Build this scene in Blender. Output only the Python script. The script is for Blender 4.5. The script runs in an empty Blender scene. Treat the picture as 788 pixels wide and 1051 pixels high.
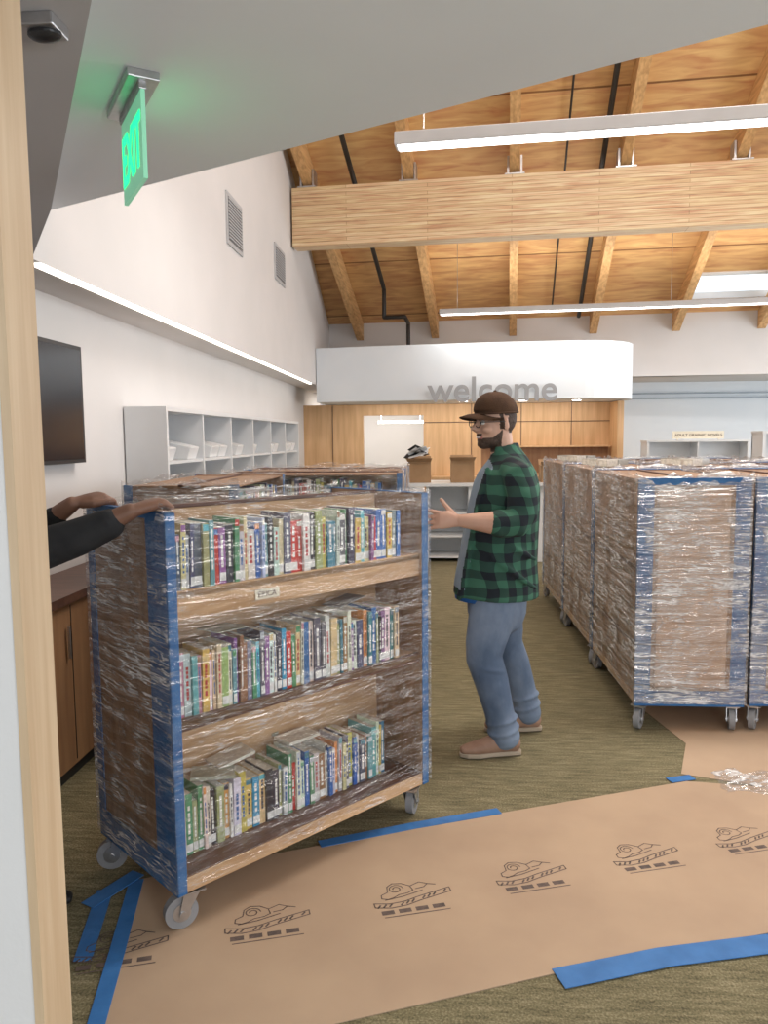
import bpy, math, random
from mathutils import Vector, Matrix, Euler
random.seed(7)
scene = bpy.context.scene
COL = scene.collection
try:
    scene.view_settings.view_transform = 'Standard'
    scene.view_settings.exposure = .08
except Exception: pass

# ------------------------------------------------------------------ materials
def nodes_mat(name):
    m = bpy.data.materials.new(name); m.use_nodes = True
    nt = m.node_tree
    return m, nt, nt.nodes['Principled BSDF']

def pmat(name, c1, c2=None, scale=6, rough=.6, metal=0, bump=0, stretch=(1,1,1), detail=4, bscale=None, emit=None, estr=0, ramp=(.35,.65), spec=.5, dist=0):
    m, nt, b = nodes_mat(name)
    N, L = nt.nodes, nt.links
    if c2 is None: c2 = tuple(x*.93 for x in c1)
    tc = N.new('ShaderNodeTexCoord'); mp = N.new('ShaderNodeMapping'); mp.inputs['Scale'].default_value = stretch
    L.new(tc.outputs['Object'], mp.inputs[0])
    no = N.new('ShaderNodeTexNoise'); no.inputs['Scale'].default_value = scale; no.inputs['Detail'].default_value = detail
    no.inputs['Distortion'].default_value = dist
    L.new(mp.outputs[0], no.inputs['Vector'])
    cr = N.new('ShaderNodeValToRGB'); cr.color_ramp.elements[0].position = ramp[0]; cr.color_ramp.elements[1].position = ramp[1]
    cr.color_ramp.elements[0].color = (*c1, 1); cr.color_ramp.elements[1].color = (*c2, 1)
    L.new(no.outputs[0], cr.inputs[0]); L.new(cr.outputs[0], b.inputs['Base Color'])
    b.inputs['Roughness'].default_value = rough; b.inputs['Metallic'].default_value = metal
    b.inputs['Specular IOR Level'].default_value = spec
    if bump:
        bn = N.new('ShaderNodeBump'); bn.inputs['Strength'].default_value = bump; bn.inputs['Distance'].default_value = .01
        n2 = N.new('ShaderNodeTexNoise'); n2.inputs['Scale'].default_value = bscale or scale*4; n2.inputs['Detail'].default_value = 3
        L.new(mp.outputs[0], n2.inputs['Vector']); L.new(n2.outputs[0], bn.inputs['Height']); L.new(bn.outputs[0], b.inputs['Normal'])
    if emit:
        b.inputs['Emission Color'].default_value = (*emit, 1); b.inputs['Emission Strength'].default_value = estr
    return m

def brickwood(name, c1, c2, mortar, bw, rh, axes='xy', rough=.5, ms=.01, grain=(2,20,20), gs=3, mix=.6):
    m, nt, b = nodes_mat(name); N, L = nt.nodes, nt.links
    tc = N.new('ShaderNodeTexCoord'); sp = N.new('ShaderNodeSeparateXYZ'); cb = N.new('ShaderNodeCombineXYZ')
    L.new(tc.outputs['Object'], sp.inputs[0])
    L.new(sp.outputs['XYZ'.index(axes[0].upper())], cb.inputs[0]); L.new(sp.outputs['XYZ'.index(axes[1].upper())], cb.inputs[1])
    br = N.new('ShaderNodeTexBrick'); br.inputs['Scale'].default_value = 1
    br.inputs['Color1'].default_value = (*c1, 1); br.inputs['Color2'].default_value = (*c2, 1); br.inputs['Mortar'].default_value = (*mortar, 1)
    br.inputs['Mortar Size'].default_value = ms; br.inputs['Brick Width'].default_value = bw; br.inputs['Row Height'].default_value = rh
    L.new(cb.outputs[0], br.inputs['Vector'])
    mp = N.new('ShaderNodeMapping'); mp.inputs['Scale'].default_value = grain; L.new(tc.outputs['Object'], mp.inputs[0])
    no = N.new('ShaderNodeTexNoise'); no.inputs['Scale'].default_value = gs; no.inputs['Detail'].default_value = 6; no.inputs['Distortion'].default_value = .8
    L.new(mp.outputs[0], no.inputs['Vector'])
    mx = N.new('ShaderNodeMixRGB'); mx.blend_type = 'OVERLAY'; mx.inputs[0].default_value = mix
    L.new(br.outputs[0], mx.inputs[1]); L.new(no.outputs[0], mx.inputs[2]); L.new(mx.outputs[0], b.inputs['Base Color'])
    b.inputs['Roughness'].default_value = rough
    return m

def emat(name, c, s):
    m, nt, b = nodes_mat(name)
    b.inputs['Base Color'].default_value = (*c, 1)
    b.inputs['Emission Color'].default_value = (*c, 1); b.inputs['Emission Strength'].default_value = s
    return m

M = {}
M['wall'] = pmat('wall_paint_white', (.72,.695,.685), (.69,.67,.66), 2, .85, bump=.05, bscale=80)
M['wall2'] = pmat('wall_paint_shaded', (.50,.49,.51), (.47,.46,.48), 2, .85)  # wall paint greyed so the colour carries the unlit header's shade
M['ceilp'] = pmat('vestibule_ceiling_paint', (.84,.87,.91), (.81,.84,.88), 1.5, .9)
M['backpale'] = pmat('pale_blue_wall', (.78,.82,.86), (.74,.79,.84), 2, .8)
M['white'] = pmat('white_laminate', (.76,.77,.78), (.72,.73,.74), 3, .4)
M['whitebin'] = pmat('white_plastic_bin', (.82,.82,.82), None, 3, .35)
M['slot'] = pmat('slotted_grey_steel', (.30,.34,.38), (.24,.28,.32), 8, .5, .3)
M['ply'] = brickwood('roof_plywood', (.70,.41,.18), (.57,.32,.13), (.24,.11,.04), 2.4, 1.2, 'xy', .6, .012, (.8,4.5,4.5), 2.6, .85)
M['rafter'] = pmat('rafter_fir', (.72,.44,.20), (.50,.28,.115), 4, .55, stretch=(8,.7,8))
M['beam'] = brickwood('glulam_beam', (.76,.57,.36), (.66,.46,.26), (.46,.29,.15), 1.9, .042, 'xz', .5, .003, (.7,11,11), 3, 1.0)
M['maple'] = pmat('maple_veneer', (.72,.46,.25), (.60,.36,.18), 3, .45, stretch=(6,6,.5), detail=6)
M['cabwood'] = pmat('cabinet_wood', (.36,.20,.10), (.27,.14,.07), 3, .45, stretch=(6,6,.5), detail=6)
M['jamb'] = pmat('jamb_maple', (.62,.46,.30), (.54,.38,.235), 4, .45, stretch=(12,12,.6), detail=6)
M['cartply'] = pmat('cart_plywood', (.64,.42,.24), (.44,.26,.13), 3, .5, stretch=(1,8,5), detail=8, dist=1.2)
M['cartend'] = pmat('cart_end_wood', (.36,.22,.135), (.24,.14,.08), 3, .5, stretch=(6,6,1), detail=8, dist=1)
M['endcard'] = pmat('cart_end_cardboard', (.60,.43,.32), (.50,.34,.24), 3, .6, stretch=(2,2,1), detail=5, dist=1)
M['walnut'] = pmat('dark_walnut_edge', (.13,.06,.04), (.08,.038,.026), 5, .4, stretch=(1,6,6))
M['tape'] = pmat('blue_painters_tape', (.02,.11,.30), (.035,.16,.38), 12, .55, bump=.35, bscale=25)
M['tapefloor'] = pmat('blue_floor_tape', (.035,.16,.42), (.05,.20,.50), 12, .55, bump=.3, bscale=25)
M['steel'] = pmat('brushed_steel', (.55,.55,.56), (.45,.45,.46), 20, .35, .9)
M['rubber'] = pmat('grey_rubber', (.30,.30,.31), (.24,.24,.25), 12, .6)
M['black'] = pmat('black_plastic', (.012,.012,.014), (.02,.02,.022), 5, .35)
M['pipe'] = pmat('black_iron_pipe', (.02,.018,.016), (.03,.026,.022), 8, .5)
M['kraft'] = pmat('kraft_paper', (.53,.375,.25), (.46,.32,.215), 2.2, .75, bump=.3, bscale=3, detail=6)
M['ink'] = pmat('printed_ink', (.10,.075,.065), (.17,.12,.10), 40, .8)
M['cardboard'] = pmat('cardboard', (.36,.22,.115), (.30,.18,.09), 6, .8)
M['led'] = emat('led_lens', (1,.97,.92), 6)
M['ledstrip'] = emat('led_strip', (1,.93,.82), 4)
M['pend'] = pmat('pendant_housing', (.62,.63,.65), None, 5, .4)
M['green'] = emat('exit_green_glass', (.30,.72,.48), .30)
M['greendark'] = emat('exit_letter', (.01,.95,.25), 1.8)
M['skin'] = pmat('skin_light', (.62,.38,.28), (.56,.32,.23), 10, .5)
M['skin2'] = pmat('skin_brown', (.26,.13,.085), (.20,.10,.065), 10, .5)
M['hair'] = pmat('dark_hair', (.075,.042,.027), (.045,.026,.018), 60, .7, bump=.5, bscale=120)
M['lips'] = pmat('lips', (.45,.17,.14), None, 10, .5)
M['teeth'] = pmat('teeth', (.85,.82,.76), None, 10, .3)
M['eyew'] = pmat('eye_white', (.75,.74,.72), None, 10, .2)
M['cap'] = pmat('brown_cap_cloth', (.085,.045,.026), (.06,.032,.019), 20, .9, bump=.3, bscale=200, spec=.2)
M['tee'] = pmat('grey_blue_tshirt', (.27,.33,.40), (.21,.27,.34), 8, .85, bump=.5, bscale=12)
M['denim'] = pmat('washed_denim', (.085,.125,.20), (.21,.265,.36), 4, .85, bump=.8, bscale=9, stretch=(1,1,.7), detail=8, ramp=(.38,.62))
M['shoe'] = pmat('tan_leather', (.38,.23,.16), (.29,.17,.115), 12, .6)
M['sole'] = pmat('shoe_sole', (.45,.36,.27), None, 12, .7)
M['blackcloth'] = pmat('black_jacket_cloth', (.010,.010,.012), (.02,.02,.022), 10, .8, bump=.4, bscale=20)
M['bluecloth'] = pmat('blue_cloth', (.02,.13,.45), None, 10, .8)
M['label'] = pmat('paper_label', (.80,.74,.60), None, 10, .7)
M['signtxt'] = pmat('grey_sign_letter', (.36,.37,.39), None, 5, .5)
M['vent'] = pmat('vent_grille_grey', (.50,.51,.53), None, 5, .5)
M['ventslat'] = pmat('vent_dark', (.16,.16,.17), None, 5, .5)

def carpet():
    m, nt, b = nodes_mat('olive_carpet'); N, L = nt.nodes, nt.links
    tc = N.new('ShaderNodeTexCoord')
    mp = N.new('ShaderNodeMapping'); mp.inputs['Scale'].default_value = (1.2,9,1); mp.inputs['Rotation'].default_value = (0,0,-.15); L.new(tc.outputs['Object'], mp.inputs[0])
    n1 = N.new('ShaderNodeTexNoise'); n1.inputs['Scale'].default_value = 5; n1.inputs['Detail'].default_value = 8; n1.inputs['Roughness'].default_value = .7; L.new(mp.outputs[0], n1.inputs['Vector'])
    n2 = N.new('ShaderNodeTexNoise'); n2.inputs['Scale'].default_value = 140; n2.inputs['Detail'].default_value = 2; L.new(tc.outputs['Object'], n2.inputs['Vector'])
    n3 = N.new('ShaderNodeTexNoise'); n3.inputs['Scale'].default_value = .9; L.new(tc.outputs['Object'], n3.inputs['Vector'])
    a = N.new('ShaderNodeMath'); a.operation = 'MULTIPLY_ADD'; a.inputs[1].default_value = .45; L.new(n2.outputs[0], a.inputs[0])
    a2 = N.new('ShaderNodeMath'); a2.operation = 'MULTIPLY_ADD'; a2.inputs[1].default_value = .55; a2.inputs[2].default_value = 0; L.new(n1.outputs[0], a2.inputs[0]); L.new(a2.outputs[0], a.inputs[2])
    cr = N.new('ShaderNodeValToRGB'); e = cr.color_ramp.elements
    e[0].position = .36; e[0].color = (.10,.085,.045,1); e[1].position = .64; e[1].color = (.42,.36,.22,1)
    k = cr.color_ramp.elements.new(.5); k.color = (.235,.20,.105,1)
    L.new(a.outputs[0], cr.inputs[0])
    mx = N.new('ShaderNodeMixRGB'); mx.blend_type = 'MULTIPLY'; mx.inputs[0].default_value = .35
    L.new(cr.outputs[0], mx.inputs[1]); L.new(n3.outputs[0], mx.inputs[2]); L.new(mx.outputs[0], b.inputs['Base Color'])
    b.inputs['Roughness'].default_value = .95
    bn = N.new('ShaderNodeBump'); bn.inputs['Strength'].default_value = .5; bn.inputs['Distance'].default_value = .005
    L.new(n2.outputs[0], bn.inputs['Height']); L.new(bn.outputs[0], b.inputs['Normal'])
    return m
M['carpet'] = carpet()

def attrmat():
    m, nt, b = nodes_mat('book_covers'); N, L = nt.nodes, nt.links
    at = N.new('ShaderNodeAttribute'); at.attribute_name = 'Col'
    tc = N.new('ShaderNodeTexCoord'); no = N.new('ShaderNodeTexNoise'); no.inputs['Scale'].default_value = 70
    mp = N.new('ShaderNodeMapping'); mp.inputs['Scale'].default_value = (1,1,.8); L.new(tc.outputs['Object'], mp.inputs[0]); L.new(mp.outputs[0], no.inputs['Vector'])
    cr = N.new('ShaderNodeValToRGB'); cr.color_ramp.elements[0].position = .3; cr.color_ramp.elements[1].position = .6; cr.color_ramp.elements[0].color = (.45,.45,.45,1)
    L.new(no.outputs[0], cr.inputs[0])
    mx = N.new('ShaderNodeMixRGB'); mx.blend_type = 'MULTIPLY'; mx.inputs[0].default_value = .5
    L.new(at.outputs['Color'], mx.inputs[1]); L.new(cr.outputs[0], mx.inputs[2]); L.new(mx.outputs[0], b.inputs['Base Color'])
    b.inputs['Roughness'].default_value = .35
    return m
M['books'] = attrmat()

def film(name, haze, streak, thr, rot=0.0, sc=1.0, gloss=.10):
    """clear glossy stretch film: transparent + sharp gloss, with white highlights painted along long thin creases in two directions"""
    m, nt, b = nodes_mat(name); N, L = nt.nodes, nt.links
    tc = N.new('ShaderNodeTexCoord')
    def crease(rx, ry, wid, seed):
        mp = N.new('ShaderNodeMapping'); mp.inputs['Scale'].default_value = (1.5*sc,1.5*sc,13*sc); mp.inputs['Rotation'].default_value = (rx,ry,rot); mp.inputs['Location'].default_value=(seed,seed,0)
        L.new(tc.outputs['Object'], mp.inputs[0])
        n1 = N.new('ShaderNodeTexNoise'); n1.inputs['Scale'].default_value = 1.6; n1.inputs['Detail'].default_value = 4; n1.inputs['Roughness'].default_value = .55; n1.inputs['Distortion'].default_value = .35
        L.new(mp.outputs[0], n1.inputs['Vector'])
        s_ = N.new('ShaderNodeMath'); s_.operation='SUBTRACT'; s_.inputs[1].default_value=.5; L.new(n1.outputs[0], s_.inputs[0])
        ab = N.new('ShaderNodeMath'); ab.operation='ABSOLUTE'; L.new(s_.outputs[0], ab.inputs[0])
        cr = N.new('ShaderNodeValToRGB'); cr.color_ramp.elements[0].position = 0; cr.color_ramp.elements[1].position = wid
        cr.color_ramp.elements[0].color = (1,1,1,1); cr.color_ramp.elements[1].color = (0,0,0,1); L.new(ab.outputs[0], cr.inputs[0])
        return n1.outputs[0], cr.outputs[0]
    h1,c1 = crease(.30,.28,.030,0); h2,c2_ = crease(-.75,-.6,.022,3.7)
    mxm = N.new('ShaderNodeMath'); mxm.operation='MAXIMUM'; L.new(c1, mxm.inputs[0]); L.new(c2_, mxm.inputs[1])
    n2 = N.new('ShaderNodeTexNoise'); n2.inputs['Scale'].default_value = 4.0; n2.inputs['Detail'].default_value = 5; n2.inputs['Roughness'].default_value=.65; L.new(tc.outputs['Object'], n2.inputs['Vector'])
    c2 = N.new('ShaderNodeValToRGB'); c2.color_ramp.elements[0].position = thr; c2.color_ramp.elements[1].position = thr+.18
    c2.color_ramp.elements[0].color = (.08,.08,.08,1); c2.color_ramp.elements[1].color = (1,1,1,1); L.new(n2.outputs[0], c2.inputs[0])
    mu = N.new('ShaderNodeMath'); mu.operation='MULTIPLY'; L.new(mxm.outputs[0], mu.inputs[0]); L.new(c2.outputs[0], mu.inputs[1])
    ma = N.new('ShaderNodeMath'); ma.operation='MULTIPLY_ADD'; ma.inputs[1].default_value=streak; L.new(mu.outputs[0], ma.inputs[0])  # painted white glints along the creases, scaled by streak
    mh = N.new('ShaderNodeMath'); mh.operation='MULTIPLY'; mh.inputs[1].default_value=haze; L.new(c2.outputs[0], mh.inputs[0]); L.new(mh.outputs[0], ma.inputs[2])
    sm_ = N.new('ShaderNodeMath'); sm_.operation='ADD'; L.new(h1, sm_.inputs[0]); L.new(h2, sm_.inputs[1])
    bn = N.new('ShaderNodeBump'); bn.inputs['Strength'].default_value = 1.0; bn.inputs['Distance'].default_value = .05
    L.new(sm_.outputs[0], bn.inputs['Height'])
    tr = N.new('ShaderNodeBsdfTransparent'); tr.inputs[0].default_value = (.98,.98,.985,1)
    gl = N.new('ShaderNodeBsdfGlossy'); gl.inputs['Roughness'].default_value=.10; L.new(bn.outputs[0], gl.inputs['Normal'])
    m1 = N.new('ShaderNodeMixShader'); m1.inputs[0].default_value=gloss; L.new(tr.outputs[0], m1.inputs[1]); L.new(gl.outputs[0], m1.inputs[2])
    b.inputs['Base Color'].default_value = (.95,.95,.96,1); b.inputs['Roughness'].default_value = .22
    L.new(bn.outputs[0], b.inputs['Normal'])
    mx = N.new('ShaderNodeMixShader'); L.new(ma.outputs[0], mx.inputs[0]); L.new(m1.outputs[0], mx.inputs[1]); L.new(b.outputs[0], mx.inputs[2])
    L.new(mx.outputs[0], N['Material Output'].inputs[0])
    return m
M['film'] = film('stretch_wrap_film', .12, .75, .40, gloss=.16)
M['filmfront'] = film('stretch_wrap_film_clear', .01, .60, .51, .6, gloss=.07)
M['filmheavy'] = film('stretch_wrap_film_layered', .24, .70, .40, .3, gloss=.20)

def plaid():
    m, nt, b = nodes_mat('green_black_flannel'); N, L = nt.nodes, nt.links
    tc = N.new('ShaderNodeTexCoord'); sp = N.new('ShaderNodeSeparateXYZ'); L.new(tc.outputs['Object'], sp.inputs[0])
    no = N.new('ShaderNodeTexNoise'); no.inputs['Scale'].default_value = 5; L.new(tc.outputs['Object'], no.inputs['Vector'])
    def band(sock_fn, off):
        a = N.new('ShaderNodeMath'); a.operation = 'MULTIPLY_ADD'; a.inputs[1].default_value = 1/.092; a.inputs[2].default_value = off
        L.new(sock_fn, a.inputs[0])
        w = N.new('ShaderNodeMath'); w.operation = 'MULTIPLY_ADD'; w.inputs[1].default_value = .7; L.new(no.outputs[0], w.inputs[0]); L.new(a.outputs[0], w.inputs[2])
        f = N.new('ShaderNodeMath'); f.operation = 'FRACT'; L.new(w.outputs[0], f.inputs[0])
        g = N.new('ShaderNodeMath'); g.operation = 'GREATER_THAN'; g.inputs[1].default_value = .5; L.new(f.outputs[0], g.inputs[0])
        return g.outputs[0]
    ad = N.new('ShaderNodeMath'); ad.operation = 'MULTIPLY_ADD'; ad.inputs[1].default_value = .8; L.new(sp.outputs[1], ad.inputs[0]); L.new(sp.outputs[0], ad.inputs[2])
    s1 = band(ad.outputs[0], 20.1); s2 = band(sp.outputs[2], 20.3)
    s = N.new('ShaderNodeMath'); s.operation = 'ADD'; L.new(s1, s.inputs[0]); L.new(s2, s.inputs[1])
    h = N.new('ShaderNodeMath'); h.operation = 'MULTIPLY'; h.inputs[1].default_value = .5; L.new(s.outputs[0], h.inputs[0])
    cr = N.new('ShaderNodeValToRGB'); cr.color_ramp.interpolation = 'CONSTANT'; e = cr.color_ramp.elements
    e[0].position = 0; e[0].color = (.045,.145,.095,1); e[1].position = .4; e[1].color = (.022,.062,.048,1)
    k = e.new(.8); k.color = (.010,.015,.022,1)
    L.new(h.outputs[0], cr.inputs[0]); L.new(cr.outputs[0], b.inputs['Base Color']); b.inputs['Roughness'].default_value = .9
    bn = N.new('ShaderNodeBump'); bn.inputs['Strength'].default_value = .9; bn.inputs['Distance'].default_value = .05
    L.new(no.outputs[0], bn.inputs['Height']); L.new(bn.outputs[0], b.inputs['Normal'])
    return m
M['plaid'] = plaid()

# ------------------------------------------------------------------ mesh builder
class MB:
    def __init__(s): s.v=[]; s.f=[]; s.m=[]; s.c=[]
    def add(s, vs, fs, mat=0, col=(1,1,1), T=None):
        o=len(s.v)
        for p in vs:
            p=Vector(p); s.v.append(T@p if T else p)
        for f in fs: s.f.append([o+i for i in f]); s.m.append(mat); s.c.append(col)
    def box(s, x0,x1,y0,y1,z0,z1, mat=0, col=(1,1,1), T=None):
        vs=[(x0,y0,z0),(x1,y0,z0),(x1,y1,z0),(x0,y1,z0),(x0,y0,z1),(x1,y0,z1),(x1,y1,z1),(x0,y1,z1)]
        s.add(vs,[(0,3,2,1),(4,5,6,7),(0,1,5,4),(1,2,6,5),(2,3,7,6),(3,0,4,7)],mat,col,T)
    def prism(s, poly, z0, z1, mat=0, T=None):
        n=len(poly); a=sum(poly[i][0]*poly[(i+1)%n][1]-poly[(i+1)%n][0]*poly[i][1] for i in range(n))
        if a<0: poly=poly[::-1]
        vs=[(x,y,z0) for x,y in poly]+[(x,y,z1) for x,y in poly]
        fs=[list(range(n))[::-1],list(range(n,2*n))]+[(i,(i+1)%n,n+(i+1)%n,n+i) for i in range(n)]
        s.add(vs,fs,mat,(1,1,1),T)
    def tube(s, pts, rads, n=14, side=None, mat=0, rnd=True, T=None):
        pts=[Vector(p) for p in pts]; rads=[(r,r) if not isinstance(r,(tuple,list)) else r for r in rads]
        if rnd:
            t0=(pts[0]-pts[1]).normalized(); t1=(pts[-1]-pts[-2]).normalized()
            r0=min(rads[0]); r1=min(rads[-1])
            pts=[pts[0]+t0*r0*.75, pts[0]+t0*r0*.45]+pts+[pts[-1]+t1*r1*.45, pts[-1]+t1*r1*.75]
            sc=lambda r,k:(r[0]*k,r[1]*k)
            rads=[sc(rads[0],.5),sc(rads[0],.85)]+rads+[sc(rads[-1],.85),sc(rads[-1],.5)]
        D=(pts[-1]-pts[0]).normalized()
        if side is None: side=Vector((0,0,1)) if abs(D.z)<.8 else Vector((1,0,0))
        side=Vector(side); vs=[]
        for i,p in enumerate(pts):
            t=(pts[min(i+1,len(pts)-1)]-pts[max(i-1,0)]).normalized()
            a=(side-t*side.dot(t)).normalized(); b=t.cross(a)
            for k in range(n):
                th=2*math.pi*k/n; vs.append(p+a*rads[i][0]*math.cos(th)+b*rads[i][1]*math.sin(th))
        fs=[]
        for i in range(len(pts)-1):
            for k in range(n):
                fs.append((i*n+k,i*n+(k+1)%n,(i+1)*n+(k+1)%n,(i+1)*n+k))
        fs.append(list(range(n))[::-1]); fs.append([(len(pts)-1)*n+k for k in range(n)])
        s.add(vs,fs,mat,(1,1,1),T)
    def ell(s, c, r, rot=(0,0,0), n=20, mat=0, zmin=-1, T=None):
        R=Euler(rot).to_matrix(); vs=[]; rings=12
        ph0=math.asin(max(-1,zmin))
        for i in range(rings+1):
            ph=ph0+(math.pi/2-ph0)*i/rings
            ph=min(max(ph,-math.pi/2+.02),math.pi/2-.02)
            for k in range(n):
                th=2*math.pi*k/n
                vs.append(Vector(c)+R@Vector((r[0]*math.cos(ph)*math.cos(th),r[1]*math.cos(ph)*math.sin(th),r[2]*math.sin(ph))))
        fs=[(i*n+k,i*n+(k+1)%n,(i+1)*n+(k+1)%n,(i+1)*n+k) for i in range(rings) for k in range(n)]
        fs+= [list(range(n))[::-1],[rings*n+k for k in range(n)]]
        s.add(vs,fs,mat,(1,1,1),T)
    def cyl(s, c, r, h, axis='z', n=24, mat=0, T=None):
        d={'x':Vector((1,0,0)),'y':Vector((0,1,0)),'z':Vector((0,0,1))}[axis]
        c=Vector(c); s.tube([c-d*h/2,c+d*h/2],[r,r],n=n,mat=mat,rnd=False,T=T)
    def build(s, name, mats, parent=None, smooth=False, bevel=0, loc=None, rotz=0, remesh=0, sm=0, matfn=None, top=True):
        me=bpy.data.meshes.new(name); me.from_pydata([tuple(v) for v in s.v],[],s.f)
        for m in mats: me.materials.append(m)
        me.polygons.foreach_set('material_index', s.m)
        if any(c!=(1,1,1) for c in s.c):
            ca=me.color_attributes.new('Col','FLOAT_COLOR','CORNER'); i=0
            for p,c in zip(me.polygons,s.c):
                for _ in p.loop_indices: ca.data[i].color=(*c,1); i+=1
        me.update()
        ob=bpy.data.objects.new(name,me); COL.objects.link(ob)
        if remesh:
            r=ob.modifiers.new('r','REMESH'); r.mode='VOXEL'; r.voxel_size=remesh
            if sm:
                q=ob.modifiers.new('s','SMOOTH'); q.factor=.5; q.iterations=sm
            dg=bpy.context.evaluated_depsgraph_get(); dg.update()
            nm=bpy.data.meshes.new_from_object(ob.evaluated_get(dg)); ob.modifiers.clear(); ob.data=nm
            nm.materials.clear()
            for m in mats: nm.materials.append(m)
            for p in nm.polygons:
                p.use_smooth=True; p.material_index = matfn(p.center,p.normal) if matfn else 0
        elif smooth:
            for p in me.polygons: p.use_smooth=True
        if bevel:
            b=ob.modifiers.new('b','BEVEL'); b.width=bevel; b.segments=2; b.limit_method='ANGLE'
        if loc: ob.location=loc
        if rotz: ob.rotation_euler[2]=rotz
        if parent: ob.parent=parent
        return ob

def empty(name, loc=(0,0,0), rotz=0):
    e=bpy.data.objects.new(name,None); e.location=loc; e.rotation_euler[2]=rotz; e.empty_display_size=.1; COL.objects.link(e); return e

def text(name, body, size, loc, rot, mat, parent=None, extrude=.004, bold=0, align='LEFT'):
    c=bpy.data.curves.new(name,'FONT'); c.body=body; c.size=size; c.extrude=extrude; c.offset=bold; c.align_x=align
    c.materials.append(mat); o=bpy.data.objects.new(name,c); o.location=loc; o.rotation_euler=rot; COL.objects.link(o)
    if parent: o.parent=parent
    return o

# ------------------------------------------------------------------ room shell
ROT=-math.radians(5.5)
def zr(q):
    return 5.0-.45*(q-8.7) if q>5.5 else 5.0-.45*(5.5-8.7)-.45*(5.5-q)

b=MB(); b.box(-4,9,-4,17,-.1,0); b.build('floor',[M['carpet']])
b=MB(); b.box(-2.2,-2.03,1.29,13.6,0,2.37); b.build('wall_left',[M['wall']])
b=MB()
prof=[(3.2,2.37),(12.9,2.37),(12.9,zr(12.7)+.05),(5.65,zr(5.5)+.05),(3.2,zr(3.0)+.05)]
vs=[(-1.7,y,z) for y,z in prof]+[(-2.3,y,z) for y,z in prof]; n=5
b.add(vs,[list(range(5)),list(range(5,10))[::-1]]+[(i,n+i,n+(i+1)%n,(i+1)%n) for i in range(5)])
b.build('wall_left_upper',[M['wall']])
b=MB(); b.box(-1.735,-1.705,3.3,10.6,2.354,2.37); b.build('led_strip_light',[M['ledstrip']])
def roofpatch(b,p0,p1,q0,q1,mat=0,th=.06):
    vs=[(p,q,zr(q)+dz) for dz in (0,th) for p,q in ((p0,q0),(p1,q0),(p1,q1),(p0,q1))]
    b.add(vs,[(0,3,2,1),(4,5,6,7),(0,1,5,4),(1,2,6,5),(2,3,7,6),(3,0,4,7)],mat)
SQ0,SQ1=11.36,11.98
b=MB()
roofpatch(b,-3.6,8,5.5,SQ0); roofpatch(b,-3.6,2.45,SQ0,SQ1); roofpatch(b,6.1,8,SQ0,SQ1); roofpatch(b,-3.6,8,SQ1,12.7)
roofpatch(b,-3.6,8,.2,5.5)
b.build('ceiling',[M['ply']],rotz=ROT)
b=MB()
for p0,p1,q0,q1 in ((2.40,2.46,SQ0-.05,SQ1+.05),(6.1,6.16,SQ0-.05,SQ1+.05),(2.40,6.16,SQ0-.05,SQ0),(2.40,6.16,SQ1,SQ1+.05)):
    vs=[(p,q,zr(q)+dz) for dz in (-.02,.15) for p,q in ((p0,q0),(p1,q0),(p1,q1),(p0,q1))]
    b.add(vs,[(0,3,2,1),(4,5,6,7),(0,1,5,4),(1,2,6,5),(2,3,7,6),(3,0,4,7)])
b.build('window_skylight',[M['white']],rotz=ROT)
b=MB()
for i in range(9):
    p=-2.37+1.2*i
    q0,q1=5.5,12.19
    vs=[(p+dx,q,zr(q)+dz) for dz in (-.27,-.002) for dx,q in ((-.055,q0),(.055,q0),(.055,q1),(-.055,q1))]
    b.add(vs,[(0,3,2,1),(4,5,6,7),(0,1,5,4),(1,2,6,5),(2,3,7,6),(3,0,4,7)])
b.build('roof_rafters',[M['rafter']],rotz=ROT)
b=MB(); b.box(-2.55,8,9.0,9.22,3.86,4.53); b.build('glulam_roof_beam',[M['beam']],rotz=ROT)
b=MB()
for i in range(9):
    p=-2.37+1.2*i
    b.box(p-.11,p+.11,8.99,9.2,4.53,4.545); b.box(p-.085,p-.062,9.02,9.18,4.53,4.74); b.box(p+.062,p+.085,9.02,9.18,4.53,4.74)
b.build('beam_hanger_brackets',[M['steel']],rotz=ROT)
b=MB(); b.box(-3.5,8,12.2,12.4,2.5,zr(12.2)+.02); b.build('wall_back_upper',[M['wall']],rotz=ROT)
b=MB(); b.box(-1.69,2.8,11.8,12.15,2.12,2.86); b.build('wall_back_mid',[M['wall']])
b=MB()
b.box(-2.03,-1.11,11.8,11.95,0,2.115,0); b.box(-.18,2.7,11.8,11.95,0,2.115,0); b.box(-1.11,-.18,11.8,11.95,1.95,2.115,0)
for x in (-1.58,.55,1.3,2.05): b.box(x-.004,x+.004,11.79,11.8,0,2.115,1)
b.box(-.18,2.7,11.79,11.8,1.83,1.84,1); b.box(.7,2.6,11.788,11.8,1.06,1.45,2); b.box(.7,2.6,11.6,11.8,1.45,1.47,0)
b.box(-.05,2.55,11.45,11.8,.98,1.02,0)
b.build('wall_wood_back',[M['maple'],M['walnut'],M['cabwood']])
b=MB(); b.box(2.7,2.85,11.9,13.3,0,2.5); b.box(2.62,2.70,11.3,11.8,0,2.11); b.build('wall_return',[M['maple']])
b=MB(); b.box(2.85,9,13.3,13.5,0,2.5); b.build('wall_back_recess',[M['backpale']])
b=MB(); b.box(2.82,9,12.0,13.5,2.5,2.6); b.build('ceiling_recess',[M['wall']])
b=MB()
for z in (2.22,2.30): b.box(2.9,9,13.24,13.29,z,z+.02)
b.build('trim_blind_rail',[M['slot']])
b=MB(); b.box(-3,1.2,14.6,14.7,0,2.4); b.build('wall_office_back',[M['wall']])
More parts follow.
